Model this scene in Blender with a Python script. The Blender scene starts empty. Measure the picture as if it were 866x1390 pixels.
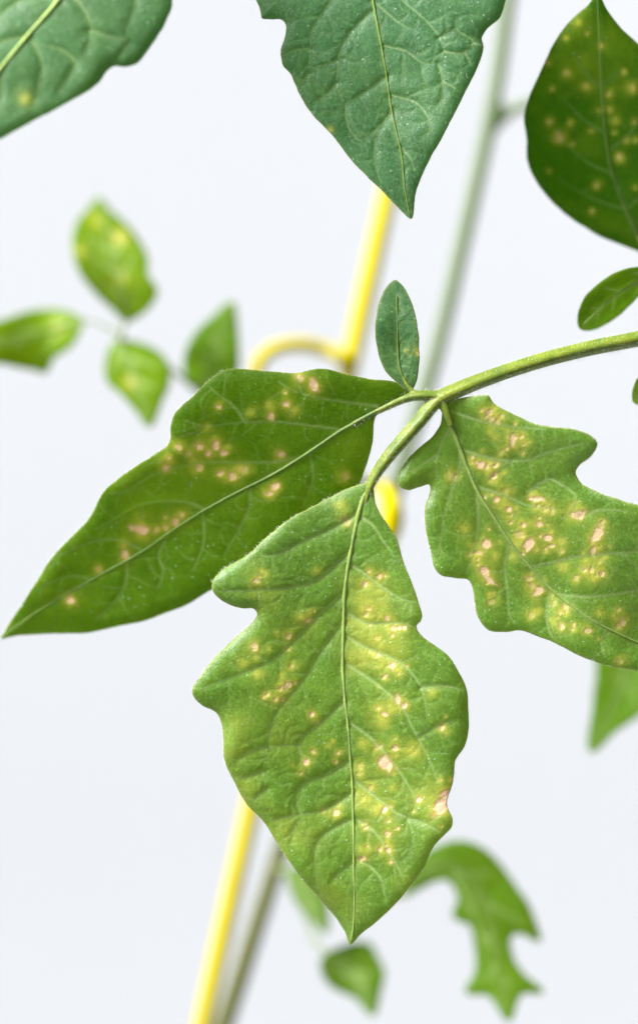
import bpy, math, random
import numpy as np
from mathutils import Vector
from mathutils.geometry import delaunay_2d_cdt

random.seed(7)
scene = bpy.context.scene
COL = scene.collection

# ------------------------------------------------------------------ camera
FOCUS = 0.5            # metres from lens to the sharp leaves
K = 8528.0             # photo pixels per metre in the plane of focus
cam_data = bpy.data.cameras.new("camera")
cam = bpy.data.objects.new("camera", cam_data)
COL.objects.link(cam)
CAM_Z = 0.45
cam.location = (0, 0, CAM_Z)
cam.rotation_euler = (math.radians(90), 0, 0)
cam_data.sensor_fit = 'VERTICAL'
cam_data.sensor_width = 24
cam_data.sensor_height = 36
cam_data.lens = 36 * FOCUS / (1390 / K)
cam_data.clip_start = 0.01
cam_data.clip_end = 50
cam_data.dof.use_dof = True
cam_data.dof.focus_distance = FOCUS
cam_data.dof.aperture_fstop = 4.6
cam_data.dof.aperture_blades = 9
scene.camera = cam

# ------------------------------------------------------------------ light
world = bpy.data.worlds.new("World")
scene.world = world
world.use_nodes = True
bg = world.node_tree.nodes["Background"]
bg.inputs[0].default_value = (0.93, 0.96, 1.0, 1)
bg.inputs[1].default_value = 0.26


def area(name, loc, target, sx, sy, power, col, spread=180):
    d = bpy.data.lights.new(name, 'AREA')
    d.shape = 'RECTANGLE'
    d.size, d.size_y, d.energy, d.color = sx, sy, power, col
    d.spread = math.radians(spread)
    o = bpy.data.objects.new(name, d)
    COL.objects.link(o)
    o.location = loc
    o.rotation_euler = (Vector(target) - Vector(loc)).to_track_quat('-Z', 'Y').to_euler()
    return o


area("key_softbox", (-0.56, 0.20, CAM_Z + 0.64), (0, 0.5, CAM_Z), 0.42, 0.42, 42.0, (0.97, 0.99, 1.0))
for side in (-1, 1):
    area("backdrop_lamp", (side * 1.8, 2.0, CAM_Z + 1.15), (side * 0.15, 3.0, CAM_Z + 0.6), 0.5, 1.2, 26.6, (0.99, 0.99, 1.0))

scene.view_settings.view_transform = 'Standard'
scene.view_settings.look = 'None'
scene.view_settings.exposure = 0.0
scene.view_settings.gamma = 1.0
scene.view_settings.use_curve_mapping = False
scene.cycles.max_bounces = 10
scene.cycles.diffuse_bounces = 6
scene.cycles.transmission_bounces = 8


# ------------------------------------------------------------------ helpers
def P(px, py, off=0.0):
    """world point of a place in the picture, off millimetres behind the plane of focus"""
    d = FOCUS + off / 1000.0
    s = d / FOCUS / K
    return Vector(((px - 433) * s, d, CAM_Z - (py - 695) * s))


def Parr(xy, off):
    d = FOCUS + off / 1000.0
    s = d / FOCUS / K
    return np.stack([(xy[:, 0] - 433) * s, d, CAM_Z - (xy[:, 1] - 695) * s], 1)


def catmull(pts, step, closed=False):
    pts = np.asarray(pts, float)
    n = len(pts)
    out = []
    rng = range(n if closed else n - 1)
    for i in rng:
        if closed:
            p0, p1, p2, p3 = pts[(i - 1) % n], pts[i], pts[(i + 1) % n], pts[(i + 2) % n]
        else:
            p0, p1, p2, p3 = pts[max(i - 1, 0)], pts[i], pts[i + 1], pts[min(i + 2, n - 1)]
        L = np.linalg.norm((p2 - p1)[:2])
        m = max(1, int(round(L / step)))
        # centripetal tangents keep tips and notches from overshooting
        t = [0]
        for a, b in ((p0, p1), (p1, p2), (p2, p3)):
            t.append(t[-1] + max(np.linalg.norm((b - a)[:2]), 1e-3) ** 0.5)
        for k in range(m):
            u = t[1] + (t[2] - t[1]) * k / m
            A1 = (t[1] - u) / (t[1] - t[0]) * p0 + (u - t[0]) / (t[1] - t[0]) * p1
            A2 = (t[2] - u) / (t[2] - t[1]) * p1 + (u - t[1]) / (t[2] - t[1]) * p2
            A3 = (t[3] - u) / (t[3] - t[2]) * p2 + (u - t[2]) / (t[3] - t[2]) * p3
            B1 = (t[2] - u) / (t[2] - t[0]) * A1 + (u - t[0]) / (t[2] - t[0]) * A2
            B2 = (t[3] - u) / (t[3] - t[1]) * A2 + (u - t[1]) / (t[3] - t[1]) * A3
            out.append((t[2] - u) / (t[2] - t[1]) * B1 + (u - t[1]) / (t[2] - t[1]) * B2)
    if not closed:
        out.append(pts[-1])
    return np.array(out)


def inside(poly, pts):
    res = np.zeros(len(pts), bool)
    x, y = pts[:, 0], pts[:, 1]
    a = poly
    b = np.roll(poly, -1, 0)
    for (x1, y1), (x2, y2) in zip(a, b):
        if y1 == y2:
            continue
        c = ((y1 > y) != (y2 > y))
        xi = (x2 - x1) * (y - y1) / (y2 - y1) + x1
        res ^= c & (x < xi)
    return res


def pl_dist(pts, line, closed=False):
    """distance to a polyline, vector from the nearest point, and place along it (0..1)"""
    best = np.full(len(pts), 1e9)
    vec = np.zeros((len(pts), 2))
    par = np.zeros(len(pts))
    seg = [(line[i], line[i + 1]) for i in range(len(line) - 1)]
    if closed:
        seg.append((line[-1], line[0]))
    n = len(seg)
    for i, (a, b) in enumerate(seg):
        ab = b - a
        t = np.clip(((pts - a) @ ab) / max(ab @ ab, 1e-9), 0, 1)
        d = pts - (a + t[:, None] * ab)
        q = np.hypot(d[:, 0], d[:, 1])
        m = q < best
        best[m] = q[m]
        vec[m] = d[m]
        par[m] = (i + t[m]) / n
    return best, vec, par


def vnoise(xy, scale, seed):
    r = np.random.RandomState(seed).rand(256, 256)
    q = xy / scale + 1000.37
    i = np.floor(q).astype(int)
    f = q - i
    f = f * f * (3 - 2 * f)
    x0, y0 = i[:, 0] % 256, i[:, 1] % 256
    x1, y1 = (x0 + 1) % 256, (y0 + 1) % 256
    return (r[x0, y0] * (1 - f[:, 0]) + r[x1, y0] * f[:, 0]) * (1 - f[:, 1]) + \
           (r[x0, y1] * (1 - f[:, 0]) + r[x1, y1] * f[:, 0]) * f[:, 1]


def fbm(xy, scale, seed, octv=3):
    v, a, t = 0, 1, 0
    for o in range(octv):
        v = v + a * vnoise(xy, scale / 2 ** o, seed + o)
        t += a
        a *= 0.55
    return v / t - 0.5


def worley_edge(xy, cell, seed):
    """F2-F1 over jittered cells: small at the net of fine veins"""
    rs = np.random.RandomState(seed)
    jit = rs.rand(128, 128, 2)
    q = xy / cell + 500.0
    i = np.floor(q).astype(int)
    f1 = np.full(len(xy), 9.0)
    f2 = np.full(len(xy), 9.0)
    for dx in (-1, 0, 1):
        for dy in (-1, 0, 1):
            c = i + (dx, dy)
            p = c + 0.12 + 0.76 * jit[c[:, 0] % 128, c[:, 1] % 128]
            d = np.hypot(q[:, 0] - p[:, 0], q[:, 1] - p[:, 1])
            m = d < f1
            f2 = np.where(m, f1, np.minimum(f2, d))
            f1 = np.where(m, d, f1)
    return (f2 - f1) * cell


def tps(ctrl):
    """smooth surface of depth offsets through (px, py, mm) points"""
    c = np.asarray(ctrl, float)
    xy, z = c[:, :2] / 100.0, c[:, 2]
    n = len(c)

    def U(r):
        return np.where(r > 1e-9, r * r * np.log(np.maximum(r, 1e-9)), 0)
    A = np.zeros((n + 3, n + 3))
    A[:n, :n] = U(np.linalg.norm(xy[:, None] - xy[None], axis=2)) + 0.02 * np.eye(n)
    A[:n, n] = 1
    A[:n, n + 1:] = xy
    A[n:, :n] = A[:n, n:].T
    w = np.linalg.solve(A, np.r_[z, 0, 0, 0])

    def f(p):
        q = np.asarray(p, float) / 100.0
        r = np.linalg.norm(q[:, None] - xy[None], axis=2)
        return U(r) @ w[:n] + w[n] + q @ w[n + 1:]
    return f


WORLD0 = {}


def link(o, parent=None, origin=(0, 0, 0)):
    COL.objects.link(o)
    org = Vector(origin)
    WORLD0[o.name] = org
    if parent is not None:
        o.parent = parent
        o.location = org - WORLD0[parent.name]
    else:
        o.location = org
    return o


def mesh_obj(name, verts, faces, mat, parent, origin, attr=None, smooth=True):
    me = bpy.data.meshes.new(name)
    org = np.array(origin)
    me.from_pydata((np.asarray(verts) - org).tolist(), [], [list(map(int, f)) for f in faces])
    if smooth:
        me.polygons.foreach_set("use_smooth", np.ones(len(me.polygons), bool))
    if attr is not None:
        for nm, arr in attr.items():
            a = me.attributes.new(nm, 'FLOAT_COLOR', 'POINT')
            a.data.foreach_set("color", np.ascontiguousarray(arr, dtype=np.float32).ravel())
    me.materials.append(mat)
    me.update()
    o = bpy.data.objects.new(name, me)
    return link(o, parent, origin)


def tube_geo(path, radii, sides=14, flute=0.0, cap=True, v0=0):
    """vertices and faces of a tapering tube along 3-D points"""
    path = [Vector(p) for p in path]
    V, F = [], []
    up = Vector((0.13, -1, 0.21)).normalized()
    for i, p in enumerate(path):
        t = (path[min(i + 1, len(path) - 1)] - path[max(i - 1, 0)]).normalized()
        a = t.cross(up).normalized()
        b = a.cross(t).normalized()
        for k in range(sides):
            th = 2 * math.pi * k / sides
            r = radii[i] * (1 + flute * math.cos(3 * th + 0.6))
            V.append(p + a * (r * math.cos(th)) + b * (r * math.sin(th)))
    n = len(path)
    for i in range(n - 1):
        for k in range(sides):
            k2 = (k + 1) % sides
            F.append((v0 + i * sides + k, v0 + i * sides + k2, v0 + (i + 1) * sides + k2, v0 + (i + 1) * sides + k))
    if cap:
        F.append(tuple(v0 + k for k in range(sides))[::-1])
        F.append(tuple(v0 + (n - 1) * sides + k for k in range(sides)))
    return V, F


def path3(pts, step=6):
    """pts = (px, py, mm behind focus, radius in px at focus); smooth, to world points and radii in m"""
    c = catmull(np.array(pts, float), step)
    return [P(*q[:3]) for q in c], [q[3] / K for q in c]


# ------------------------------------------------------------------ materials
def new_mat(name):
    m = bpy.data.materials.new(name)
    m.use_nodes = True
    nt = m.node_tree
    nt.nodes.clear()
    return m, nt


def N(nt, typ, **kw):
    n = nt.nodes.new(typ)
    for k, v in kw.items():
        setattr(n, k, v)
    return n


def setin(nt, sock, v):
    if isinstance(v, bpy.types.NodeSocket):
        nt.links.new(v, sock)
    elif isinstance(v, (tuple, list)) and len(v) == 3 and sock.type == 'RGBA':
        sock.default_value = (*v, 1)
    else:
        sock.default_value = v


def mixc(nt, fac, a, b, blend='MIX'):
    n = N(nt, 'ShaderNodeMix', data_type='RGBA', blend_type=blend)
    setin(nt, n.inputs[0], fac)
    setin(nt, n.inputs[6], a)
    setin(nt, n.inputs[7], b)
    return n.outputs[2]


def mth(nt, op, a, b=0.0, c=0.0, clamp=False):
    n = N(nt, 'ShaderNodeMath', operation=op, use_clamp=clamp)
    setin(nt, n.inputs[0], a)
    setin(nt, n.inputs[1], b)
    setin(nt, n.inputs[2], c)
    return n.outputs[0]


def ramp(nt, v, lo, hi, tlo=0.0, thi=1.0):
    n = N(nt, 'ShaderNodeMapRange')
    n.interpolation_type = 'SMOOTHSTEP'
    setin(nt, n.inputs[0], v)
    for i, q in enumerate((lo, hi, tlo, thi)):
        n.inputs[i + 1].default_value = q
    return n.outputs[0]


def noise(nt, vec, scale, detail=2.0, rough=0.5):
    n = N(nt, 'ShaderNodeTexNoise')
    nt.links.new(vec, n.inputs['Vector'])
    n.inputs['Scale'].default_value = scale
    n.inputs['Detail'].default_value = detail
    n.inputs['Roughness'].default_value = rough
    return n.outputs['Fac']


def leaf_material(name, green, green2, trans, tl=0.42, spec=0.42, rough=0.50, sheen=0.12, speck=1.0):
    m, nt = new_mat(name)
    out = N(nt, 'ShaderNodeOutputMaterial')
    at = N(nt, 'ShaderNodeAttribute', attribute_name='mark')      # vein, halo, core, rim
    sp = N(nt, 'ShaderNodeSeparateColor')
    nt.links.new(at.outputs['Color'], sp.inputs[0])
    vein, halo, core, rim = sp.outputs[0], sp.outputs[1], sp.outputs[2], at.outputs['Alpha']
    at2 = N(nt, 'ShaderNodeAttribute', attribute_name='net')      # fine net, mottle, brown ring, -
    sp2 = N(nt, 'ShaderNodeSeparateColor')
    nt.links.new(at2.outputs['Color'], sp2.inputs[0])
    net, mott, ring = sp2.outputs
    co = N(nt, 'ShaderNodeTexCoord').outputs['Object']
    n1 = noise(nt, co, 900, 3, 0.65)
    n2 = noise(nt, co, 3600, 2, 0.6)
    n3 = noise(nt, co, 170, 2, 0.5)
    n4 = noise(nt, co, 1900, 2, 0.7)
    g = mixc(nt, ramp(nt, n1, 0.3, 0.7), green, green2)
    g = mixc(nt, ramp(nt, n2, 0.42, 0.62, 0.0, 0.75), g, tuple(c * 0.40 for c in green))
    g = mixc(nt, ramp(nt, n4, 0.50, 0.66, 0.0, 0.62), g, tuple(c * 0.42 for c in green))
    g = mixc(nt, ramp(nt, n4, 0.46, 0.34, 0.0, 0.5), g, tuple(c * 1.7 for c in green2))
    g = mixc(nt, mth(nt, 'MULTIPLY', ramp(nt, n3, 0.35, 0.75), 0.35), g, tuple(c * 1.35 for c in green2))
    g = mixc(nt, mth(nt, 'MULTIPLY', mott, 0.8), g, (0.16, 0.21, 0.018))
    chl = mixc(nt, ramp(nt, n1, 0.3, 0.72), (0.60, 0.54, 0.085), (0.38, 0.43, 0.06))
    g = mixc(nt, mth(nt, 'MULTIPLY', net, 0.50), g, (0.24, 0.36, 0.10))
    g = mixc(nt, mth(nt, 'MULTIPLY', halo, 0.85), g, chl)
    g = mixc(nt, mth(nt, 'MULTIPLY', vein, 0.92), g, (0.46, 0.56, 0.25))
    g = mixc(nt, ring, g, (0.36, 0.21, 0.06))
    nec = mixc(nt, ramp(nt, n2, 0.3, 0.75), (0.86, 0.66, 0.48), (0.70, 0.46, 0.28))
    g = mixc(nt, core, g, nec)
    g = mixc(nt, mth(nt, 'MULTIPLY', rim, 0.65), g, (0.30, 0.26, 0.07))
    # pale dots: glands and short hairs standing on the blade
    vo = N(nt, 'ShaderNodeTexVoronoi')
    nt.links.new(co, vo.inputs['Vector'])
    vo.inputs['Scale'].default_value = 1150
    vsep = N(nt, 'ShaderNodeSeparateColor')
    nt.links.new(vo.outputs['Color'], vsep.inputs[0])
    dot = mth(nt, 'MULTIPLY', ramp(nt, vo.outputs['Distance'], 0.10, 0.24, 1, 0), ramp(nt, vsep.outputs[0], 0.55, 0.8))
    dot = mth(nt, 'MULTIPLY', dot, ramp(nt, n3, 0.4, 0.62, 0.25, 1.0))
    g = mixc(nt, mth(nt, 'MULTIPLY', dot, 0.5 * speck), g, (0.55, 0.66, 0.50))
    pit = mth(nt, 'MULTIPLY', ramp(nt, vo.outputs['Distance'], 0.10, 0.26, 1, 0), ramp(nt, vsep.outputs[1], 0.86, 0.93))
    g = mixc(nt, mth(nt, 'MULTIPLY', pit, 0.7 * speck), g, tuple(c * 0.25 for c in green))

    tr = mixc(nt, ramp(nt, n1, 0.3, 0.7, 0.0, 0.5), trans, tuple(c * 0.72 for c in trans))
    tr = mixc(nt, mth(nt, 'MULTIPLY', mott, 0.8), tr, (0.80, 0.92, 0.16))
    tr = mixc(nt, mth(nt, 'MULTIPLY', halo, 0.85), tr, (0.97, 0.87, 0.30))
    tr = mixc(nt, mth(nt, 'MULTIPLY', vein, 0.5), tr, (0.72, 0.80, 0.30))
    tr = mixc(nt, mth(nt, 'MAXIMUM', core, ring), tr, (0.93, 0.68, 0.42))

    bu1 = N(nt, 'ShaderNodeBump')
    bu1.inputs['Strength'].default_value = 0.5
    bu1.inputs['Distance'].default_value = 0.00022
    hgt = mth(nt, 'ADD', mth(nt, 'MULTIPLY', n1, 1.0), mth(nt, 'MULTIPLY', n2, 0.3))
    hgt = mth(nt, 'ADD', hgt, mth(nt, 'MULTIPLY', dot, 0.5))
    hgt = mth(nt, 'SUBTRACT', hgt, mth(nt, 'MULTIPLY', core, 0.35))
    nt.links.new(hgt, bu1.inputs['Height'])
    pb = N(nt, 'ShaderNodeBsdfPrincipled')
    setin(nt, pb.inputs['Base Color'], g)
    setin(nt, pb.inputs['Roughness'], mth(nt, 'ADD', ramp(nt, n2, 0.3, 0.7, -0.06, 0.08), rough))
    pb.inputs['Specular IOR Level'].default_value = spec
    pb.inputs['Sheen Weight'].default_value = sheen
    pb.inputs['Sheen Roughness'].default_value = 0.45
    pb.inputs['Sheen Tint'].default_value = (0.85, 1.0, 0.9, 1)
    nt.links.new(bu1.outputs[0], pb.inputs['Normal'])
    tb = N(nt, 'ShaderNodeBsdfTranslucent')
    setin(nt, tb.inputs['Color'], tr)
    nt.links.new(bu1.outputs[0], tb.inputs['Normal'])
    mx = N(nt, 'ShaderNodeMixShader')
    mx.inputs[0].default_value = tl
    nt.links.new(pb.outputs[0], mx.inputs[1])
    nt.links.new(tb.outputs[0], mx.inputs[2])
    nt.links.new(mx.outputs[0], out.inputs['Surface'])
    return m


def stem_material(name, c1, c2, c3, scale=300, tl=0.12):
    m, nt = new_mat(name)
    out = N(nt, 'ShaderNodeOutputMaterial')
    co = N(nt, 'ShaderNodeTexCoord').outputs['Object']
    n1 = noise(nt, co, scale, 3, 0.6)
    n2 = noise(nt, co, scale * 7, 2, 0.6)
    g = mixc(nt, ramp(nt, n1, 0.3, 0.7), c1, c2)
    g = mixc(nt, mth(nt, 'MULTIPLY', ramp(nt, n2, 0.45, 0.75), 0.5), g, c3)
    bu = N(nt, 'ShaderNodeBump')
    bu.inputs['Strength'].default_value = 0.5
    bu.inputs['Distance'].default_value = 0.00015
    nt.links.new(mth(nt, 'ADD', n2, mth(nt, 'MULTIPLY', n1, 1.5)), bu.inputs['Height'])
    pb = N(nt, 'ShaderNodeBsdfPrincipled')
    setin(nt, pb.inputs['Base Color'], g)
    pb.inputs['Roughness'].default_value = 0.45
    pb.inputs['Sheen Weight'].default_value = 0.06
    pb.inputs['Specular IOR Level'].default_value = 0.3
    pb.inputs['Subsurface Weight'].default_value = tl
    pb.inputs['Subsurface Radius'].default_value = (0.0008, 0.0012, 0.0003)
    pb.inputs['Subsurface Scale'].default_value = 1.0
    nt.links.new(bu.outputs[0], pb.inputs['Normal'])
    nt.links.new(pb.outputs[0], out.inputs['Surface'])
    return m


def plain_material(name, c1, c2, scale, rough, bump=0.1, dist=0.0002):
    m, nt = new_mat(name)
    out = N(nt, 'ShaderNodeOutputMaterial')
    co = N(nt, 'ShaderNodeTexCoord').outputs['Object']
    n1 = noise(nt, co, scale, 3, 0.6)
    pb = N(nt, 'ShaderNodeBsdfPrincipled')
    setin(nt, pb.inputs['Base Color'], mixc(nt, ramp(nt, n1, 0.3, 0.7), c1, c2))
    pb.inputs['Roughness'].default_value = rough
    pb.inputs['Specular IOR Level'].default_value = 0.06
    bu = N(nt, 'ShaderNodeBump')
    bu.inputs['Strength'].default_value = bump
    bu.inputs['Distance'].default_value = dist
    nt.links.new(n1, bu.inputs['Height'])
    nt.links.new(bu.outputs[0], pb.inputs['Normal'])
    nt.links.new(pb.outputs[0], out.inputs['Surface'])
    return m


M_LEAF = leaf_material("leaf_blade", (0.060, 0.145, 0.016), (0.108, 0.215, 0.027), (0.64, 0.88, 0.025), tl=0.42, spec=0.5, rough=0.46, sheen=0.20)
M_PALE = leaf_material("leaf_blade_pale", (0.048, 0.115, 0.046), (0.064, 0.140, 0.056), (0.42, 0.80, 0.16), tl=0.38, spec=0.4, sheen=0.3)
M_FAR = leaf_material("leaf_blade_far", (0.060, 0.140, 0.012), (0.085, 0.170, 0.014), (0.62, 0.88, 0.02), tl=0.5, spec=0.2, sheen=0.0)  # plain green blade of leaflets further back, low specular and no sheen
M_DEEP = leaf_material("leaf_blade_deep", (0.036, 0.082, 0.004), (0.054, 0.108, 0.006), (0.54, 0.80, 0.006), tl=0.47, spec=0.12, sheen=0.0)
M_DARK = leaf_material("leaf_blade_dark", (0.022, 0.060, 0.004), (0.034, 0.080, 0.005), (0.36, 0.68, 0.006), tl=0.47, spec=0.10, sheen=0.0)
M_COOL = leaf_material("leaf_blade_cool", (0.039, 0.108, 0.044), (0.055, 0.134, 0.056), (0.38, 0.76, 0.14), tl=0.36, spec=0.4, sheen=0.26)
M_YOUNG = leaf_material("leaf_blade_young", (0.065, 0.132, 0.005), (0.092, 0.165, 0.006), (0.70, 0.90, 0.012), tl=0.5, spec=0.05, sheen=0.0)
M_PET = stem_material("petiole_skin", (0.085, 0.145, 0.008), (0.185, 0.235, 0.018), (0.16, 0.10, 0.012))
M_RIB = stem_material("midrib_skin", (0.16, 0.245, 0.040), (0.24, 0.32, 0.065), (0.15, 0.16, 0.03), 700)
M_RIB2 = stem_material("midrib_skin_deep", (0.085, 0.155, 0.018), (0.13, 0.20, 0.028), (0.08, 0.11, 0.015), 500)
M_STALK = stem_material("far_stalk_skin", (0.13, 0.185, 0.05), (0.17, 0.22, 0.07), (0.12, 0.11, 0.035), 90)
M_STEM = stem_material("stem_skin", (0.105, 0.14, 0.058), (0.145, 0.175, 0.075), (0.12, 0.095, 0.032), 90)
nt = M_STEM.node_tree
pb = [n for n in nt.nodes if n.type == 'BSDF_PRINCIPLED'][0]
old = pb.inputs['Base Color'].links[0].from_socket
sx = N(nt, 'ShaderNodeSeparateXYZ')
nt.links.new(N(nt, 'ShaderNodeTexCoord').outputs['Object'], sx.inputs[0])
pb.inputs['Specular IOR Level'].default_value = 0.08
pb.inputs['Sheen Weight'].default_value = 0.0
age = ramp(nt, sx.outputs[2], 0.92, 1.02)
setin(nt, pb.inputs['Base Color'], mixc(nt, age, mixc(nt, 0.75, old, (0.105, 0.100, 0.028)), mixc(nt, 0.6, old, (0.120, 0.165, 0.085))))
M_HAIR = plain_material("hair_white", (0.72, 0.76, 0.62), (0.8, 0.82, 0.7), 500, 0.4)
M_YEL = plain_material("yellow_plastic", (0.50, 0.405, 0.0001), (0.46, 0.365, 0.0001), 120, 0.65)
M_BACK = plain_material("white_backdrop_paper", (0.81, 0.82, 0.835), (0.80, 0.81, 0.825), 25, 0.9, 0.03, 0.001)

# ------------------------------------------------------------------ setting: white sweep of paper
V, F = [], []
prof = [(-0.2, 0.0), (2.3, 0.0)]
for k in range(1, 17):
    a = math.pi / 2 * k / 16
    prof.append((2.3 + 0.7 * math.sin(a), 0.7 - 0.7 * math.cos(a)))
prof.append((3.0, 3.4))
FLOOR_Z = -0.55
for y, z in prof:
    V += [(-3.0, y, z + FLOOR_Z), (3.0, y, z + FLOOR_Z)]
for i in range(len(prof) - 1):
    F.append((2 * i, 2 * i + 1, 2 * i + 3, 2 * i + 2))
bd = mesh_obj("backdrop", V, F, M_BACK, None, (0, 0, 0))
bd["kind"] = "structure"
bd["label"] = "plain white paper backdrop curving up behind the plant"

# ------------------------------------------------------------------ the plant
STEM_D = 80      # mm behind the plane of focus
base_pt = P(100, 8050, STEM_D)
base_pt.z = FLOOR_Z
plant = bpy.data.objects.new("tomato_plant", None)
plant.empty_display_size = 0.02
link(plant, None, base_pt)
plant["label"] = "tomato plant with yellow and tan spots on its green leaflets, beside a yellow cane"
plant["category"] = "plant"


def organic(name, tubes, mat, parent, origin, voxel, label=None, flute=0.13, smooth_it=3):
    """several tapering tubes grown into one seamless mesh"""
    V, F = [], []
    for t in tubes:
        pa, ra = path3(t)
        v, f = tube_geo(pa, ra, 16, flute, True, len(V))
        V += v
        F += f
    me = bpy.data.meshes.new(name)
    org = Vector(origin)
    me.from_pydata([tuple(Vector(v) - org) for v in V], [], F)
    me.materials.append(mat)
    o = bpy.data.objects.new(name, me)
    link(o, parent, origin)
    r = o.modifiers.new("remesh", 'REMESH')
    r.mode = 'VOXEL'
    r.voxel_size = voxel
    r.use_smooth_shade = True
    s = o.modifiers.new("smooth", 'SMOOTH')
    s.factor = 0.5
    s.iterations = smooth_it
    dg = bpy.context.evaluated_depsgraph_get()
    nm = bpy.data.meshes.new_from_object(o.evaluated_get(dg))
    o.modifiers.clear()
    o.data = nm
    nm.name = name
    if not nm.materials:
        nm.materials.append(mat)
    nm.polygons.foreach_set("use_smooth", np.ones(len(nm.polygons), bool))
    if label:
        o["label"] = label
    return o


def hairs(parent, tubes, count, length, origin, seed):
    """fine hairs standing on a stalk, one joined part"""
    rs = random.Random(seed)
    V, F = [], []
    paths = [path3(t, 4) for t in tubes]
    lens = [sum((p[i + 1] - p[i]).length for i in range(len(p) - 1)) for p, r in paths]
    for _ in range(count):
        p, r = rs.choices(paths, lens)[0]
        i = rs.randrange(1, len(p) - 1)
        c = p[i].lerp(p[i + 1], rs.random())
        t = (p[i + 1] - p[i - 1]).normalized()
        d = Vector((rs.gauss(0, 1), rs.gauss(0, 1), rs.gauss(0, 1)))
        d = (d - t * d.dot(t)).normalized()
        root = c + d * r[i] * 0.9
        L = length * rs.uniform(0.4, 1.1)
        mid = root + d * L * 0.5 + t * L * rs.uniform(-.1, .1)
        tip = root + d * L + t * L * rs.uniform(-.35, .35) + Vector((0, 0, -0.12 * L))
        w = 0.000026 * rs.uniform(0.7, 1.3)
        s = d.cross(t).normalized()
        k = len(V)
        for q, ww in ((root, w), (mid, w * .7)):
            V += [q + s * ww, q - s * ww * .5 + t * ww * .87, q - s * ww * .5 - t * ww * .87]
        V.append(tip)
        for a in range(3):
            b = (a + 1) % 3
            F.append((k + a, k + b, k + 3 + b, k + 3 + a))
            F.append((k + 3 + a, k + 3 + b, k + 6))
    o = mesh_obj("hairs", V, F, M_HAIR, parent, origin)
    o["kind"] = "stuff"
    return o


def auto_veins(outline, rib, n, lean=0.62, t0=0.06, t1=0.9, seed=0):
    """curved side veins from the midrib towards the margin"""
    rs = random.Random(seed)
    poly = catmull(outline, 6, True)
    out = []
    m = len(rib)
    for side in (-1, 1):
        for k in range(n):
            u = t0 + (t1 - t0) * (k + (0.25 if side > 0 else 0.6) + rs.uniform(-.12, .12)) / n
            i = min(int(u * (m - 1)), m - 2)
            p = rib[i]
            t = rib[min(i + 3, m - 1)] - rib[max(i - 3, 0)]
            t = t / max(np.linalg.norm(t), 1e-6)
            nrm = np.array([-t[1], t[0]]) * side
            d = nrm * (1 - lean * .6) + t * lean
            d /= np.linalg.norm(d)
            line = [p]
            q = p.copy()
            for s in range(60):
                d = d + t * 0.018 + nrm * 0.004
                d /= np.linalg.norm(d)
                q = q + d * 6
                if not inside(poly, q[None])[0]:
                    break
                line.append(q.copy())
            if len(line) > 4:
                out.append(np.array(line[:-2]))
    return out


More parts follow.
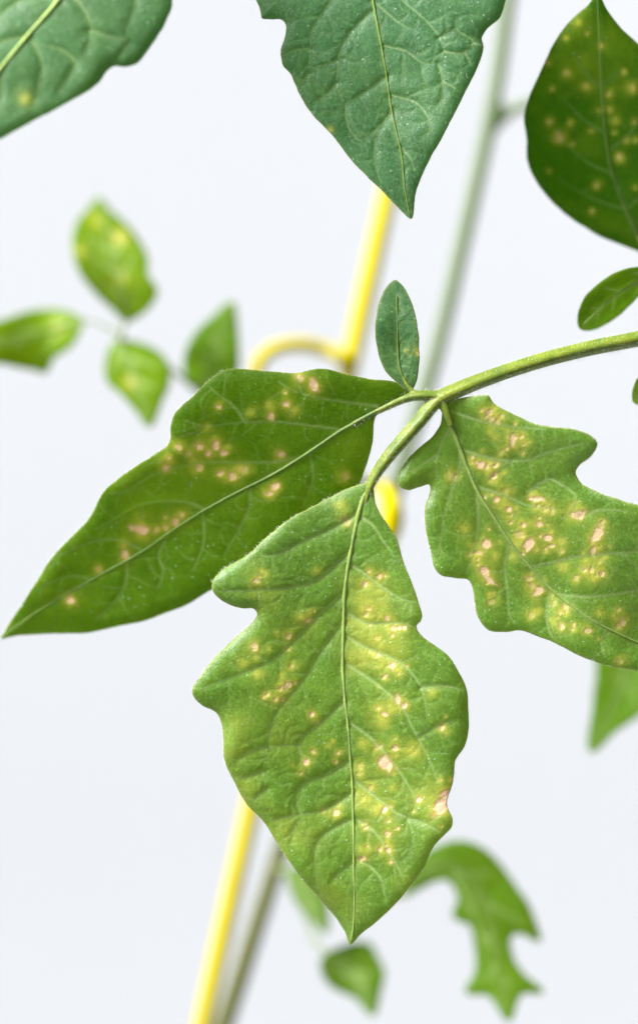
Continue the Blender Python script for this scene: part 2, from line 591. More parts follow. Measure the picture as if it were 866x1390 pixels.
def leaflet(name, label, outline, rib, depth, mat, veins=(), autov=0, spots=(), mottle=(), h=2.4,
            quilt=0.6, wide=16.0, curl=0.8, ribr=(4, 1), rough=0.35, netcell=26, seed=1, parent=None,
            rim=0.0, thick=0.00022, veinw=1.9, gen_from=None, randspots=0, ribmat=None, wob=0.7, fuzz=0, rid=1.0, sharp=0.0, netamp=1.0, motamp=1.0, fleck=0, vamp=1.0, grow=0.0, branch=0.75):
    parent = parent or plant
    rs = np.random.RandomState(seed)
    poly = catmull(outline, h * 0.9, True)
    # small natural unevenness of the margin
    ctr = poly.mean(0)
    nr = np.roll(poly, -1, 0) - np.roll(poly, 1, 0)
    nr = np.stack([nr[:, 1], -nr[:, 0]], 1) / np.maximum(np.linalg.norm(nr, axis=1), 1e-6)[:, None]
    out_ = -1 if inside(poly, (poly[3:4] + nr[3:4] * 2))[0] else 1
    poly = poly + nr * out_ * grow
    poly = poly + nr * (fbm(poly, 14, seed + 50, 2) * 2 * wob)[:, None]
    lo, hi = poly.min(0), poly.max(0)
    gx = np.arange(lo[0], hi[0] + h, h)
    gy = np.arange(lo[1], hi[1] + h, h * 0.866)
    X, Y = np.meshgrid(gx, gy)
    X[1::2] += h / 2
    pts = np.stack([X.ravel(), Y.ravel()], 1)
    pts = pts[inside(poly, pts)]
    bd_, _, _ = pl_dist(pts, poly, True)
    pts = pts[bd_ > h * 0.55]
    nb = len(poly)
    allp = [Vector(p) for p in np.vstack([poly, pts])]
    edges = [(i, (i + 1) % nb) for i in range(nb)]
    vo, eo, fo, _, _, _ = delaunay_2d_cdt(allp, edges, [], 1, 1e-6)
    xy = np.array([(v.x, v.y) for v in vo])
    faces = [tuple(f) for f in fo]

    ribl = catmull(rib, 4)
    vl = [catmull(v, 4) for v in veins]
    if autov:
        vl += auto_veins(outline, ribl, autov, seed=seed)
    dB, _, _ = pl_dist(xy, poly, True)
    dR, vR, tR = pl_dist(xy, ribl)
    H = np.zeros(len(xy))
    vein = np.zeros(len(xy))
    ridge = np.zeros(len(xy))
    groove = np.ones(len(xy))
    crease = np.ones(len(xy))
    fine = np.ones(len(xy))
    wv = 1 + 1.2 * fbm(xy, 60, seed + 3, 2)
    for line in vl:
        d, vec, t = pl_dist(xy, line)
        side = (vec @ np.array([-0.72, -0.69])) / np.maximum(d, 1e-6)
        w = wide * (1.0 - 0.5 * side)                 # steep on one flank, gentle on the other
        amp = 1 - 0.55 * t
        g = 1 - amp * np.exp(-np.sqrt(d * d + 2.0) / (w * wv))
        groove = np.minimum(groove, g)
        crease = np.minimum(crease, 1 - amp * np.exp(-np.sqrt(d * d + 0.6) / (4.2 * (1.0 - 0.45 * side))))
        vein = np.maximum(vein, np.exp(-(d / (veinw * (1.15 - 0.5 * t))) ** 2) * (1 - 0.45 * t))
        ridge = np.maximum(ridge, np.exp(-(d / 2.2) ** 2) * (1 - 0.6 * t))
    # small side branches growing from every vein until they meet another one
    thin = np.zeros(len(xy))
    if h < 2.5:
        allv = np.vstack(vl + [ribl])
        coarse = poly[::6]
        for line in vl:
            seg = np.linalg.norm(np.diff(line, axis=0), axis=1)
            run, side, nxt = 0.0, rs.choice([-1, 1]), rs.uniform(8, 18)
            for k in range(1, len(line) - 1):
                run += seg[k]
                if run < nxt:
                    continue
                run, nxt, side = 0.0, rs.uniform(9, 20), -side
                t = line[k + 1] - line[k - 1]
                t = t / max(np.linalg.norm(t), 1e-6)
                a = side * math.radians(rs.uniform(48, 78))
                d = np.array([t[0] * math.cos(a) - t[1] * math.sin(a), t[0] * math.sin(a) + t[1] * math.cos(a)])
                q = line[k].copy()
                br = [q]
                bend = rs.uniform(-.16, .16)
                for st in range(rs.randint(5, 13)):
                    d = np.array([d[0] * math.cos(bend) - d[1] * math.sin(bend), d[0] * math.sin(bend) + d[1] * math.cos(bend)])
                    bend += rs.uniform(-.12, .12)
                    q = q + d * 4.0
                    if not inside(coarse, q[None])[0]:
                        break
                    br.append(q)
                    if st > 1 and np.min(np.hypot(allv[:, 0] - q[0], allv[:, 1] - q[1])) < 3.0:
                        break
                if len(br) < 3:
                    continue
                br = np.array(br)
                m = np.all((xy > br.min(0) - 12) & (xy < br.max(0) + 12), axis=1)
                db, _, tb_ = pl_dist(xy[m], br)
                thin[m] = np.maximum(thin[m], np.exp(-(db / 1.15) ** 2) * (0.62 - 0.38 * tb_))
                crease[m] = np.minimum(crease[m], 1 - (0.42 - 0.25 * tb_) * np.exp(-np.sqrt(db * db + .6) / 3.4))
    vein = np.maximum(vein, thin * branch)
    vein = np.maximum(vein, 0.45 * np.exp(-(dR / 4.5) ** 2) * (1 - 0.5 * tR))
    g = 1 - 0.85 * np.exp(-np.sqrt(dR * dR + 4.0) / (wide * 0.9))
    groove = np.minimum(groove, g) * 0.6 + groove * g * 0.4
    H += quilt * (groove - 0.6) * (0.75 + 0.9 * (fbm(xy, 90, seed + 9, 2) + 0.5) * 0.5)
    H += sharp * (crease - 0.9)
    e = worley_edge(xy + 10 * np.stack([fbm(xy, 40, seed + 21), fbm(xy, 40, seed + 22)], 1), netcell, seed + 5)
    netv = np.exp(-(e / 1.7) ** 2)
    H += quilt * 0.05 * (1 - np.exp(-e / 6.0))
    e2 = worley_edge(xy, netcell * 0.4, seed + 6)
    H += quilt * 0.035 * (1 - np.exp(-e2 / 2.5))
    H += rough * fbm(xy, 55, seed + 11, 3)
    H *= 1.25 * np.clip(dB / 14, 0.25, 1)
    off = tps(depth)(xy)
    lobe = fbm(xy, 120, seed + 31, 2) * np.exp(-dB / 26)
    off = off - H - 0.13 * rid * ridge + curl * np.exp(-dB / 9.0) + 3.0 * lobe

    # --- what the disease has left on the blade
    halo = np.zeros(len(xy))
    core = np.zeros(len(xy))
    ring = np.zeros(len(xy))
    sp = list(spots)
    for _ in range(randspots):
        for _try in range(30):
            q = lo + rs.rand(2) * (hi - lo)
            if inside(poly, q[None])[0] and pl_dist(q[None], poly, True)[0][0] > 12:
                sp.append((q[0], q[1], rs.uniform(2, 4), rs.choice([0.0, 0.0, 0.5])))
                break
    for s in list(sp):
        if s[3] > 0.45 and h < 2.5:
            for _ in range(rs.randint(1, 4) + fleck):
                a, q = rs.rand() * 6.28, s[2] * 1.5 + rs.rand() * 12
                sp.append((s[0] + q * math.cos(a), s[1] + q * math.sin(a), rs.uniform(1.3, 3.0), rs.choice([0.0, 0.0, 0.3, 0.6])))
    for s in sp:
        x, y, r, c = s[:4]
        r = r * 0.78
        ax, ang = (s[4], s[5]) if len(s) > 5 else (1.0 + 0.35 * rs.rand(), rs.rand() * 180)
        q = xy - (x, y)
        m = (np.abs(q[:, 0]) < 9 * r + 12) & (np.abs(q[:, 1]) < 9 * r + 12)
        q = q[m]
        a = math.radians(ang)
        u = (q[:, 0] * math.cos(a) + q[:, 1] * math.sin(a)) / ax
        v = (-q[:, 0] * math.sin(a) + q[:, 1] * math.cos(a)) * math.sqrt(ax)
        d = np.hypot(u, v) * (1 + 1.15 * fbm(xy[m], max(6.0, r * 1.4), int(x + y) % 900, 2))
        d2 = np.hypot(q[:, 0], q[:, 1]) * (1 + 0.9 * fbm(xy[m], 14, int(x * 3 + y) % 900, 3))
        hr = r * (1.3 if c > 0.7 else 1.45) + 1.4
        ha = np.exp(-(d2 / hr) ** 2) * (0.85 if c > 0.3 else 0.7)
        halo[m] = 1 - (1 - halo[m]) * (1 - ha)
        halo[m] = 1 - (1 - halo[m]) * (1 - 0.13 * np.exp(-(d2 / (hr * 1.9)) ** 2))
        if c > 0:
            f = np.clip((r * 0.95 - d) / (0.30 * r + 0.8) + 0.5, 0, 1)
            core[m] = np.maximum(core[m], f * c)
            rg = np.exp(-((d - r * 1.05) / (0.22 * r + 0.7)) ** 2) * 0.5 * c
            ring[m] = np.maximum(ring[m], rg)
            off[m] += 0.07 * f
    for x, y, r, s in mottle:
        s = s * 0.62
        d = np.hypot(xy[:, 0] - x, xy[:, 1] - y) * (1 + 0.8 * fbm(xy, 22, int(x + 2 * y) % 900, 3))
        halo = 1 - (1 - halo) * (1 - s * np.exp(-(d / r) ** 2))
    mot = np.clip(fbm(xy, 70, seed + 41, 4) * 1.7 + 0.15, 0, 1) * np.clip(1 - 1.2 * vein, 0, 1)
    halo *= 1 - 0.6 * vein
    rimv = rim * np.exp(-(dB / 1.8) ** 2)
    mark = np.stack([vein * vamp, np.clip(halo, 0, 1), core, rimv], 1)
    net = np.stack([netv * 0.5 * netamp, mot * motamp, ring * (1 - core), np.ones(len(xy))], 1)
    org = P(ribl[0][0], ribl[0][1], float(tps(depth)(ribl[:1])[0]))
    o = mesh_obj(name, Parr(xy, off), faces, mat, parent, org, {"mark": mark, "net": net})
    # face towards the lens
    me = o.data
    if me.polygons[len(me.polygons) // 2].normal.y > 0:
        me.flip_normals()
    s = o.modifiers.new("thickness", 'SOLIDIFY')
    s.thickness = thick
    s.offset = -1
    if label:
        o["label"] = label
    if fuzz:
        W = Parr(poly, off[:nb])
        Wn = Parr(poly - nr * 10, off[:nb])
        V, F = [], []
        rr = random.Random(seed)
        sgn = -1 if inside(poly, (poly[:1] + nr[:1] * 4))[0] else 1
        for _ in range(fuzz):
            i = rr.randrange(len(poly))
            a = Vector(W[i])
            d = (a - Vector(Wn[i])).normalized() * sgn
            d = (d + Vector((rr.gauss(0, .5), rr.gauss(0, .5), rr.gauss(0, .5)))).normalized()
            L = rr.uniform(0.00015, 0.00055)
            t = d.orthogonal().normalized()
            q = d.cross(t)
            k = len(V)
            w = 0.000016
            a = a - d * 0.0002
            V += [a + t * w, a - t * w * .5 + q * w * .87, a - t * w * .5 - q * w * .87, a + d * (L + .0002)]
            F += [(k, k + 1, k + 3), (k + 1, k + 2, k + 3), (k + 2, k, k + 3)]
        hh = mesh_obj("margin_hairs", V, F, M_HAIR, o, org)
        hh["kind"] = "stuff"
    # raised midrib, a sub-part
    if ribr:
        step = max(2, int(5 // 4))
        rp = ribl[:-1]
        n = len(rp)
        z = tps(depth)(rp)
        # the rib lies in the groove of the blade
        near = np.array([off[np.argmin(np.hypot(xy[:, 0] - q[0], xy[:, 1] - q[1]))] for q in rp])
        insideR = inside(poly, rp)
        z = np.where(insideR, near, z)
        zp = np.r_[z[:1].repeat(2), z, z[-1:].repeat(2)]
        z = np.min(np.stack([zp[i:i + n] for i in range(5)]), axis=0)
        zz = np.convolve(np.r_[z[:1].repeat(4), z, z[-1:].repeat(4)], np.ones(9) / 9, 'valid')
        tt = np.linspace(0, 1, n)
        rad = (ribr[1] + (ribr[0] - ribr[1]) * (1 - tt) ** 1.6)
        rad = rad * (1 + 0.12 * fbm(rp, 18, seed + 77, 2))
        pth = [P(q[0], q[1], zq + rr * 0.62 / K * 1000) for q, zq, rr in zip(rp, zz, rad)]
        v, f = tube_geo(pth, [r / K for r in rad], 10, 0.1, True)
        mesh_obj("midrib", v, f, ribmat or M_RIB, o, org)
    return o


# ---- stalk of the big leaf
PET = [
    [(1120, 400, 22, 14), (1000, 425, 13, 12.5), (940, 443, 9, 11.5), (866, 460, 5, 10.5), (800, 473, 3, 10.2), (740, 488, 1.5, 10),
     (680, 507, 0.5, 10), (630, 526, 0, 10.5), (597, 541, 0, 11)],
    [(600, 539, 0, 9), (588, 549, 0, 10), (572, 569, 0, 9.6), (549, 595, 0, 9.4), (526, 622, 0.2, 8.8), (510, 645, 0.5, 7.4),
     (500, 666, 0.6, 5.6), (494, 685, .8, 4.6)],
    [(602, 538, 0, 7), (588, 537, 0, 7.5), (570, 537, 0, 7), (549, 541, 0.4, 6.4), (526, 551, 0.8, 5.8), (503, 562, 1.2, 5.2), (480, 575, 1.5, 4.4)],
    [(594, 536, 0, 8), (602, 550, -.3, 6.8), (608, 564, -.3, 5.4), (613, 578, 0, 4.4)],
    [(572, 536, 0, 4), (560, 531, .3, 3.2), (551, 520, .6, 2.5), (545, 507, 1, 2.0)],
    [(980, 432, 11, 6), (940, 395, 9, 4), (905, 378, 9, 3.2), (885, 372, 9, 2.5)],
    [(1000, 428, 13, 7), (950, 395, 11, 5), (905, 365, 14, 4.2), (880, 345, 18, 3.6), (864, 318, 20, 3)],
    [(960, 438, 10, 5), (920, 475, 8, 3.2), (890, 505, 7, 2.4)],
]
pet = organic("petiole", PET, M_PET, plant, P(600, 538, 0), 0.00016, "fuzzy olive green leaf stalk forking into the leaflets")
hairs(pet, PET[:3], 2200, 0.0007, P(600, 538, 0), 3)

# ---- the pointed leaflet at the end of the leaf
T_OUT = [(505, 655), (488, 657), (467, 665), (435, 682), (389, 707), (361, 730), (342, 748), (318, 764), (301, 774), (288, 790),
         (289, 802), (301, 815), (326, 825), (345, 827), (349, 834), (342, 845), (319, 866), (292, 892), (271, 919), (261, 937),
         (264, 947), (275, 958), (294, 968), (301, 982), (303, 1005), (305, 1032), (317, 1060), (335, 1092), (358, 1116), (384, 1157),
         (407, 1189), (435, 1222), (458, 1249), (468, 1266), (475, 1283), (490, 1268), (518, 1245), (550, 1212), (574, 1180), (588, 1150),
         (603, 1134), (613, 1123), (614, 1111), (608, 1098), (607, 1086), (613, 1068), (616, 1051), (618, 1033), (630, 1014), (636, 991), (636, 968),
         (633, 936), (625, 917), (609, 891), (596, 880), (574, 864), (565, 850), (571, 843), (573, 835), (569, 820), (559, 792),
         (546, 758), (539, 732), (527, 714), (515, 695), (509, 679), (508, 667)]
T_RIB = [(509, 648), (500, 664), (492, 679), (481, 723), (474, 760), (469, 792), (467, 825), (466, 862), (465, 899), (467, 936), (468, 950), (472, 982),
         (475, 1023), (478, 1060), (479, 1097), (480, 1139), (480, 1180), (481, 1226), (479, 1263), (476, 1280)]
T_DEP = [(505, 655, 0.6), (466, 862, 1.6), (478, 1060, 1.2), (476, 1283, -1.0), (345, 750, -0.8), (290, 800, -1.6), (262, 938, -2.2), (350, 835, -0.9),
         (303, 1010, -1.8), (385, 1157, -1.2), (570, 840, -1.6), (634, 970, -2.6), (614, 1115, -2.4), (545, 755, -0.6), (574, 1180, -1.8), (400, 930, 0.2), (550, 960, -0.8)]
T_VEINS = [
    [(486, 695), (449, 718), (411, 735), (375, 753), (352, 754)],
    [(476, 748), (449, 772), (426, 790), (389, 799), (340, 801), (296, 803)],
    [(468, 804), (449, 820), (426, 843), (398, 871), (370, 896), (333, 912), (296, 926), (271, 935)],
    [(466, 843), (435, 885), (412, 922), (393, 945), (375, 968), (366, 995), (363, 1014), (358, 1046), (361, 1070)],
    [(363, 1014), (333, 1023), (315, 1039)],
    [(361, 1070), (350, 1080), (342, 1090)],
    [(467, 950), (435, 982), (412, 1000), (404, 1011), (384, 1012), (364, 1015)],
    [(404, 1011), (408, 1024), (405, 1036)],
    [(474, 1032), (444, 1051), (416, 1062), (404, 1074), (403, 1092), (407, 1104), (398, 1125), (395, 1143)],
    [(478, 1074), (453, 1092), (430, 1102), (407, 1105), (366, 1114)],
    [(479, 1111), (449, 1125), (430, 1143), (427, 1166), (430, 1199), (438, 1216)],
    [(480, 1170), (465, 1180), (449, 1196)],
    [(358, 1046), (335, 1055), (318, 1058)],
    [(472, 765), (497, 780), (522, 799), (546, 813), (568, 819)],
    [(468, 830), (499, 846), (523, 845), (549, 847), (562, 852)],
    [(466, 862), (500, 880), (530, 892), (549, 903), (572, 935), (579, 972)],
    [(571, 932), (604, 931), (630, 938)],
    [(466, 899), (508, 926), (545, 960), (558, 985), (569, 1005), (583, 1032), (592, 1058)],
    [(569, 1000), (595, 985), (615, 978)],
    [(472, 980), (499, 998), (527, 1028), (550, 1060), (562, 1083), (560, 1099), (550, 1108)],
    [(478, 1058), (509, 1081), (536, 1102), (552, 1111), (560, 1139), (552, 1162), (538, 1172)],
    [(553, 1111), (575, 1117), (597, 1130)],
    [(480, 1111), (504, 1125), (522, 1148), (539, 1176), (546, 1192)],
    [(480, 1166), (502, 1176), (518, 1196), (522, 1217)],
    [(486, 700), (505, 712), (520, 735), (532, 750)],
]
T_SP = [(348, 788, 4, .6), (419, 842, 4, .7), (408, 838, 4, 0), (391, 864, 4, .5), (346, 879, 6, .6), (389, 931, 6, .7), (381, 934, 4, .5),
        (363, 943, 4, .4), (374, 949, 4, .5), (461, 686, 5, 0), (469, 707, 7, .3), (495, 792, 4, 1), (515, 782, 4, .7), (525, 839, 4, .7),
        (541, 852, 3, .9), (548, 852, 3, .9), (532, 903, 5.5, 1), (521, 919, 3.5, .7), (512, 889, 3, .5), (500, 826, 4, .4), (497, 833, 4, .5), (512, 866, 4, .2),
        (540, 949, 6, .9), (549, 958, 4.5, 1), (423, 970, 4.2, .9), (416, 1035, 5.5, 1), (459, 1022, 4, .5), (513, 961, 4, .4), (521, 969, 4, .9),
        (518, 979, 8, 0), (600, 988, 5, .7), (536, 1015, 5, .7), (523, 1036, 10, 1, 1.35, 15), (513, 1014, 5, .3), (491, 1009, 5, 0), (488, 1040, 5, .2), (488, 1050, 4, .2),
        (503, 1069, 5, .3), (492, 1084, 9, 0), (521, 1099, 5, .9), (568, 1085, 4.5, 1), (456, 1103, 5.5, .6), (497, 1123, 3, .7),
        (526, 1131, 4, .7), (515, 1153, 4, .8), (527, 1154, 4, .8), (493, 1165, 4.5, .7), (597, 1096, 12, 1, 1.15, 100), (606, 1076, 6, 1, 1.6, 150), (601, 1086, 6, 1, 1.3, 130),
        (562, 1018, 9, 0), (430, 775, 4, 0), (350, 915, 5, 0), (395, 905, 5, .2), (330, 900, 5, 0), (556, 1020, 5, 0), (508, 1099, 4, 0), (533, 1070, 4, 0), (585, 940, 4, 0)]
T_MOT = [(502, 805, 30, .75), (507, 825, 22, .7), (481, 843, 12, .6), (499, 872, 26, .75), (489, 895, 24, .7), (527, 880, 26, .55), (527, 899, 18, .6), (545, 870, 16, .4),
         (324, 977, 22, .35), (320, 1012, 26, .32), (330, 1075, 26, .4), (412, 1134, 28, .35), (444, 1217, 24, .4), (580, 1080, 32, .5), (385, 1000, 26, .22), (365, 815, 20, .35), (345, 800, 12, .3),
         (520, 1130, 34, .3), (505, 1080, 26, .3), (375, 1125, 26, .35), (515, 960, 20, .3), (350, 780, 18, .25), (410, 850, 24, .25), (480, 1235, 24, .2), (550, 1200, 22, .25)]
leaflet("leaflet", "pointed end leaflet with pale yellow patches and a dried tan patch on its margin", T_OUT, T_RIB, T_DEP, M_LEAF,
        veins=T_VEINS, spots=T_SP, mottle=T_MOT, h=1.7, quilt=0.24, wide=12, sharp=.38, vamp=.7, branch=.5, fleck=0, motamp=.5, ribr=(4.2, 0.95), seed=11, fuzz=700, rim=0.9)

# ---- the long leaflet on the left
L_OUT = [(560, 537), (549, 527), (536, 518), (499, 514), (471, 508), (443, 501), (425, 501), (402, 506), (369, 504), (332, 501), (314, 500), (298, 506),
         (277, 522), (262, 538), (248, 550), (236, 564), (232, 580), (231, 596), (226, 606), (212, 615), (188, 631), (161, 649), (139, 670), (130, 688), (118, 708),
         (90, 735), (67, 762), (47, 794), (27, 825), (7, 856), (2, 867), (24, 863), (71, 860), (118, 859), (157, 851), (196, 843), (228, 831), (259, 818), (285, 802),
         (340, 778), (400, 745), (450, 705), (480, 672), (494, 642), (501, 619), (506, 596), (508, 572), (514, 560), (535, 550)]
L_RIB = [(526, 551), (503, 562), (480, 575), (462, 585), (415, 617), (369, 645), (323, 668), (279, 692), (236, 719), (196, 747), (133, 782), (78, 814), (39, 838), (6, 863)]
L_DEP = [(540, 542, 0.6), (480, 575, 1.5), (369, 645, 5), (236, 719, 9), (133, 782, 12), (4, 865, 15), (425, 502, -1.5), (314, 501, 0.5), (232, 590, 2), (135, 680, 6.5), (47, 794, 11),
         (503, 610, 2.5), (400, 745, 7), (285, 802, 9.5), (157, 851, 13), (300, 600, 3.2), (350, 720, 6.5), (330, 560, 2)]
L_VEINS = [
    [(512, 551), (471, 546), (439, 541), (402, 532), (378, 518)],
    [(462, 583), (425, 578), (379, 573), (332, 573), (277, 578), (250, 570)],
    [(411, 619), (379, 626), (332, 628), (275, 628), (232, 637), (196, 651), (169, 668), (150, 669)],
    [(279, 692), (255, 682), (228, 680), (188, 686), (157, 704), (130, 719)],
    [(192, 747), (169, 735), (137, 733), (106, 743), (79, 755)],
    [(126, 786), (98, 782), (75, 788), (51, 802)],
    [(340, 664), (338, 690), (322, 723), (306, 751)],
    [(275, 695), (277, 731), (271, 755), (262, 775)],
    [(228, 727), (216, 755), (222, 775), (214, 800)],
    [(173, 765), (170, 795), (149, 825), (130, 841)],
    [(420, 612), (425, 650), (410, 690)],
    [(277, 578), (262, 588), (245, 592)], [(332, 573), (318, 552), (295, 535), (285, 525)],
    [(410, 534), (405, 520), (400, 510)],
]
L_SP = [(297, 552, 4, .6), (293, 603, 7, .85), (271, 606, 6, .8), (283, 615, 5.5, .9), (304, 615, 5, .9), (243, 607, 5, .6), (256, 616, 4, .3), (225, 635, 6, .7),
        (270, 636, 6, .6), (300, 642, 4.5, .8), (315, 647, 7, .7), (332, 638, 6, .3), (193, 719, 11, .95, 1.3, 10), (212, 720, 5, .3), (225, 717, 4.5, .7), (238, 709, 5.5, .85),
        (247, 699, 5, .4), (170, 754, 6.5, .85), (169, 738, 4.5, 0), (134, 773, 4.5, .4), (96, 814, 6, .9), (425, 525, 8, .85), (406, 512, 5, .6), (399, 557, 5, 0), (388, 549, 5, .7),
        (367, 565, 5, .8), (381, 617, 6, .7), (374, 660, 6, .9), (365, 670, 5, .7), (469, 647, 6, .3), (340, 560, 4, 0), (365, 550, 4, 0), (325, 636, 5, .2), (278, 580, 4, 0), (262, 625, 4, 0)]
L_MOT = [(285, 612, 26, .25), (415, 525, 20, .3), (190, 722, 20, .2), (315, 645, 26, .25), (350, 655, 20, .15)]
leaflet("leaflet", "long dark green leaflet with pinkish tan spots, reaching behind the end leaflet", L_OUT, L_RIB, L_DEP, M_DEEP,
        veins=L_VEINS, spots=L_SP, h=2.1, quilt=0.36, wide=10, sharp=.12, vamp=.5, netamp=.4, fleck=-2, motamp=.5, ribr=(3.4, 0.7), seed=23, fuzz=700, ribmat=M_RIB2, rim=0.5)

# ---- the lobed leaflet on the right
R_OUT = [(602, 547), (610, 544), (631, 539), (654, 536), (662, 536), (670, 547), (693, 560), (724, 574), (751, 579), (778, 582), (801, 591), (810, 600), (809, 608),
         (801, 620), (786, 632), (781, 641), (788, 655), (809, 667), (840, 678), (866, 686), (893, 698), (905, 715), (908, 735), (925, 752), (943, 785), (956, 830), (966, 880), (982, 935),
         (960, 932), (925, 924), (895, 917), (866, 911), (840, 907), (813, 900), (782, 888), (755, 874), (728, 863), (705, 856), (685, 858), (664, 856), (650, 841), (644, 822), (641, 799), (635, 787),
         (619, 785), (598, 781), (590, 772), (584, 748), (578, 717), (577, 686), (584, 666), (582, 658), (569, 661), (553, 665), (542, 659), (540, 649), (547, 632), (565, 611), (588, 591), (598, 575), (600, 560)]
R_RIB = [(600, 549), (606, 560), (613, 578), (627, 616), (646, 663), (670, 702), (693, 737), (724, 775), (751, 803), (802, 841), (840, 861), (866, 873), (920, 900), (975, 930)]
R_DEP = [(602, 548, 0), (627, 616, 1.2), (670, 702, 2.0), (751, 803, 2.2), (866, 873, 3.2), (980, 933, 6), (660, 537, -2), (751, 580, -4), (809, 603, -5.5), (783, 640, -2.5), (866, 687, -4.5),
         (545, 645, -1.2), (580, 700, -.6), (595, 778, -1.2), (660, 855, -1.0), (755, 874, -.5), (866, 911, 1), (720, 660, 0.6), (800, 750, 0), (900, 790, -1)]
R_VEINS = [
    [(606, 556), (646, 570), (693, 579), (740, 583)],
    [(627, 611), (650, 618), (681, 625), (716, 625), (740, 616), (763, 609), (790, 602)],
    [(650, 662), (685, 673), (716, 686), (745, 690)],
    [(716, 668), (745, 651), (763, 659), (782, 675), (778, 690), (763, 704)],
    [(720, 770), (747, 764), (782, 756), (821, 752), (866, 748), (890, 735)],
    [(755, 807), (795, 810), (840, 806), (890, 795)],
    [(625, 612), (624, 632), (613, 667), (602, 702), (600, 725), (594, 752)],
    [(647, 668), (649, 709), (646, 737), (637, 764), (634, 778)],
    [(691, 738), (685, 772), (689, 803), (691, 834), (699, 846)],
    [(747, 803), (741, 834), (747, 861), (752, 868)],
    [(823, 853), (816, 872), (821, 892)],
    [(612, 580), (600, 600), (592, 628), (593, 648)],
    [(592, 618), (575, 630), (558, 640)],
    [(694, 625), (675, 640), (660, 652)], [(786, 700), (820, 692), (850, 694)],
]
R_SP = [(663, 560, 4.5, .6), (666, 569, 4, .5), (675, 572, 4, .5), (680, 566, 4, .3), (695, 597, 7, .8, 1.9, 88), (707, 593, 4, .5), (672, 593, 5, 0), (680, 614, 5, .1), (652, 631, 5, 1), (660, 634, 4, .6),
        (673, 631, 4, .6), (670, 646, 5, 1, 1.3, 130), (685, 667, 6, .1), (674, 678, 5, 1), (690, 691, 4.5, 1), (693, 699, 4, .2), (728, 677, 6, .85, 1.9, 5), (740, 690, 5, .2), (749, 694, 5, .3),
        (786, 698, 8, .85, 1.5, 160), (731, 711, 5, .8), (710, 713, 4.5, .7), (743, 730, 6, 1, 1.4, 20), (719, 738, 8, 1), (705, 725, 6, .4), (749, 741, 4, .6), (659, 739, 7.5, .9), (649, 751, 5, .5),
        (671, 754, 4, 0), (697, 756, 4, 0), (809, 727, 8, .85, 1.5, 130), (815, 713, 5, .4), (805, 747, 5, .7), (813, 762, 5, .2), (802, 774, 4.5, .5), (816, 778, 4.5, .8), (782, 785, 5, .4), (792, 772, 5, .2),
        (765, 770, 5, 0), (656, 775, 8, .9, 1.3, 70), (664, 787, 6, .9, 1.8, 40), (718, 785, 5, .4), (730, 803, 7, .8), (722, 795, 5, .3), (667, 816, 5, .3), (720, 836, 5, .2), (752, 819, 4.5, .2), (767, 825, 4, .5),
        (768, 831, 4, .3), (762, 850, 5, .5), (797, 856, 5, .6), (813, 833, 5, 0), (844, 845, 6, .6), (838, 850, 4, .4), (840, 897, 5, .3), (611, 645, 6, .2), (617, 647, 4, .4), (629, 718, 6, 0), (700, 738, 5, 0), (760, 735, 5, 0),
        (660, 565, 4, .3), (775, 695, 6, 0), (895, 830, 6, .7), (900, 760, 5, .4), (920, 880, 5, .5), (730, 830, 5, 0)]
R_MOT = [(725, 725, 34, .35), (665, 640, 22, .35), (735, 680, 22, .3), (805, 735, 26, .35), (800, 775, 26, .3), (660, 765, 20, .35), (725, 797, 18, .35), (684, 690, 22, .2), (670, 568, 14, .3)]
leaflet("leaflet", "lobed leaflet freckled with many pale pinkish spots with yellow rings, right of the fork", R_OUT, R_RIB, R_DEP, M_LEAF,
        veins=R_VEINS, spots=R_SP, mottle=[(a, b, c, d * .55) for a, b, c, d in R_MOT], h=1.8, quilt=0.22, wide=11, sharp=.18, rid=1.0, vamp=.75, branch=.55, fleck=1, motamp=.5, ribr=(3.8, 0.95), seed=37, fuzz=700, rim=0.8)

# ---- little leaflets on the same stalk
S1 = [(557, 531), (540, 520), (523, 504), (515, 485), (509, 453), (512, 421), (522, 393), (536, 380), (547, 388), (559, 412), (566, 439), (569, 472), (568, 504), (562, 525)]
leaflet("leaflet", "small upright oval leaflet standing on the fork of the stalk", S1, [(556, 530), (549, 516), (543, 502), (540, 476), (539, 430), (538, 400)],
        [(556, 530, .3), (540, 470, 1.5), (536, 382, 3), (512, 440, .6), (567, 460, .6)], M_COOL, autov=4, h=2.0, quilt=.28, wide=9, curl=.3, ribr=(2.2, .8), seed=41, netcell=20, vamp=.25, veinw=1.2, motamp=.3, ribmat=M_RIB2, spots=[(568, 478, 4, .5)], rim=.6)
S2 = [(888, 366), (866, 362), (834, 370), (809, 387), (791, 407), (783, 431), (786, 446), (797, 449), (813, 445), (834, 433), (854, 415), (872, 396), (886, 378)]
leaflet("leaflet", "small smooth oval leaflet above the stalk", S2, [(885, 371), (860, 385), (830, 405), (800, 432), (790, 442)],
        [(885, 371, 9), (830, 405, 9.5), (790, 443, 11), (810, 385, 7.5), (850, 420, 11.5)], M_DEEP, autov=3, h=2.6, quilt=.2, wide=9, ribr=(2.4, .8), seed=43)
S3 = [(888, 506), (872, 507), (861, 520), (857, 534), (859, 546), (868, 550), (882, 543), (892, 525)]
leaflet("leaflet", "tiny leaflet below the stalk at its outer end", S3, [(889, 507), (876, 525), (864, 543)], [(889, 507, 7), (864, 545, 8), (858, 525, 6), (888, 535, 8)], M_LEAF,
        autov=2, h=2.6, quilt=.15, wide=7, ribr=(1.8, .7), seed=44)

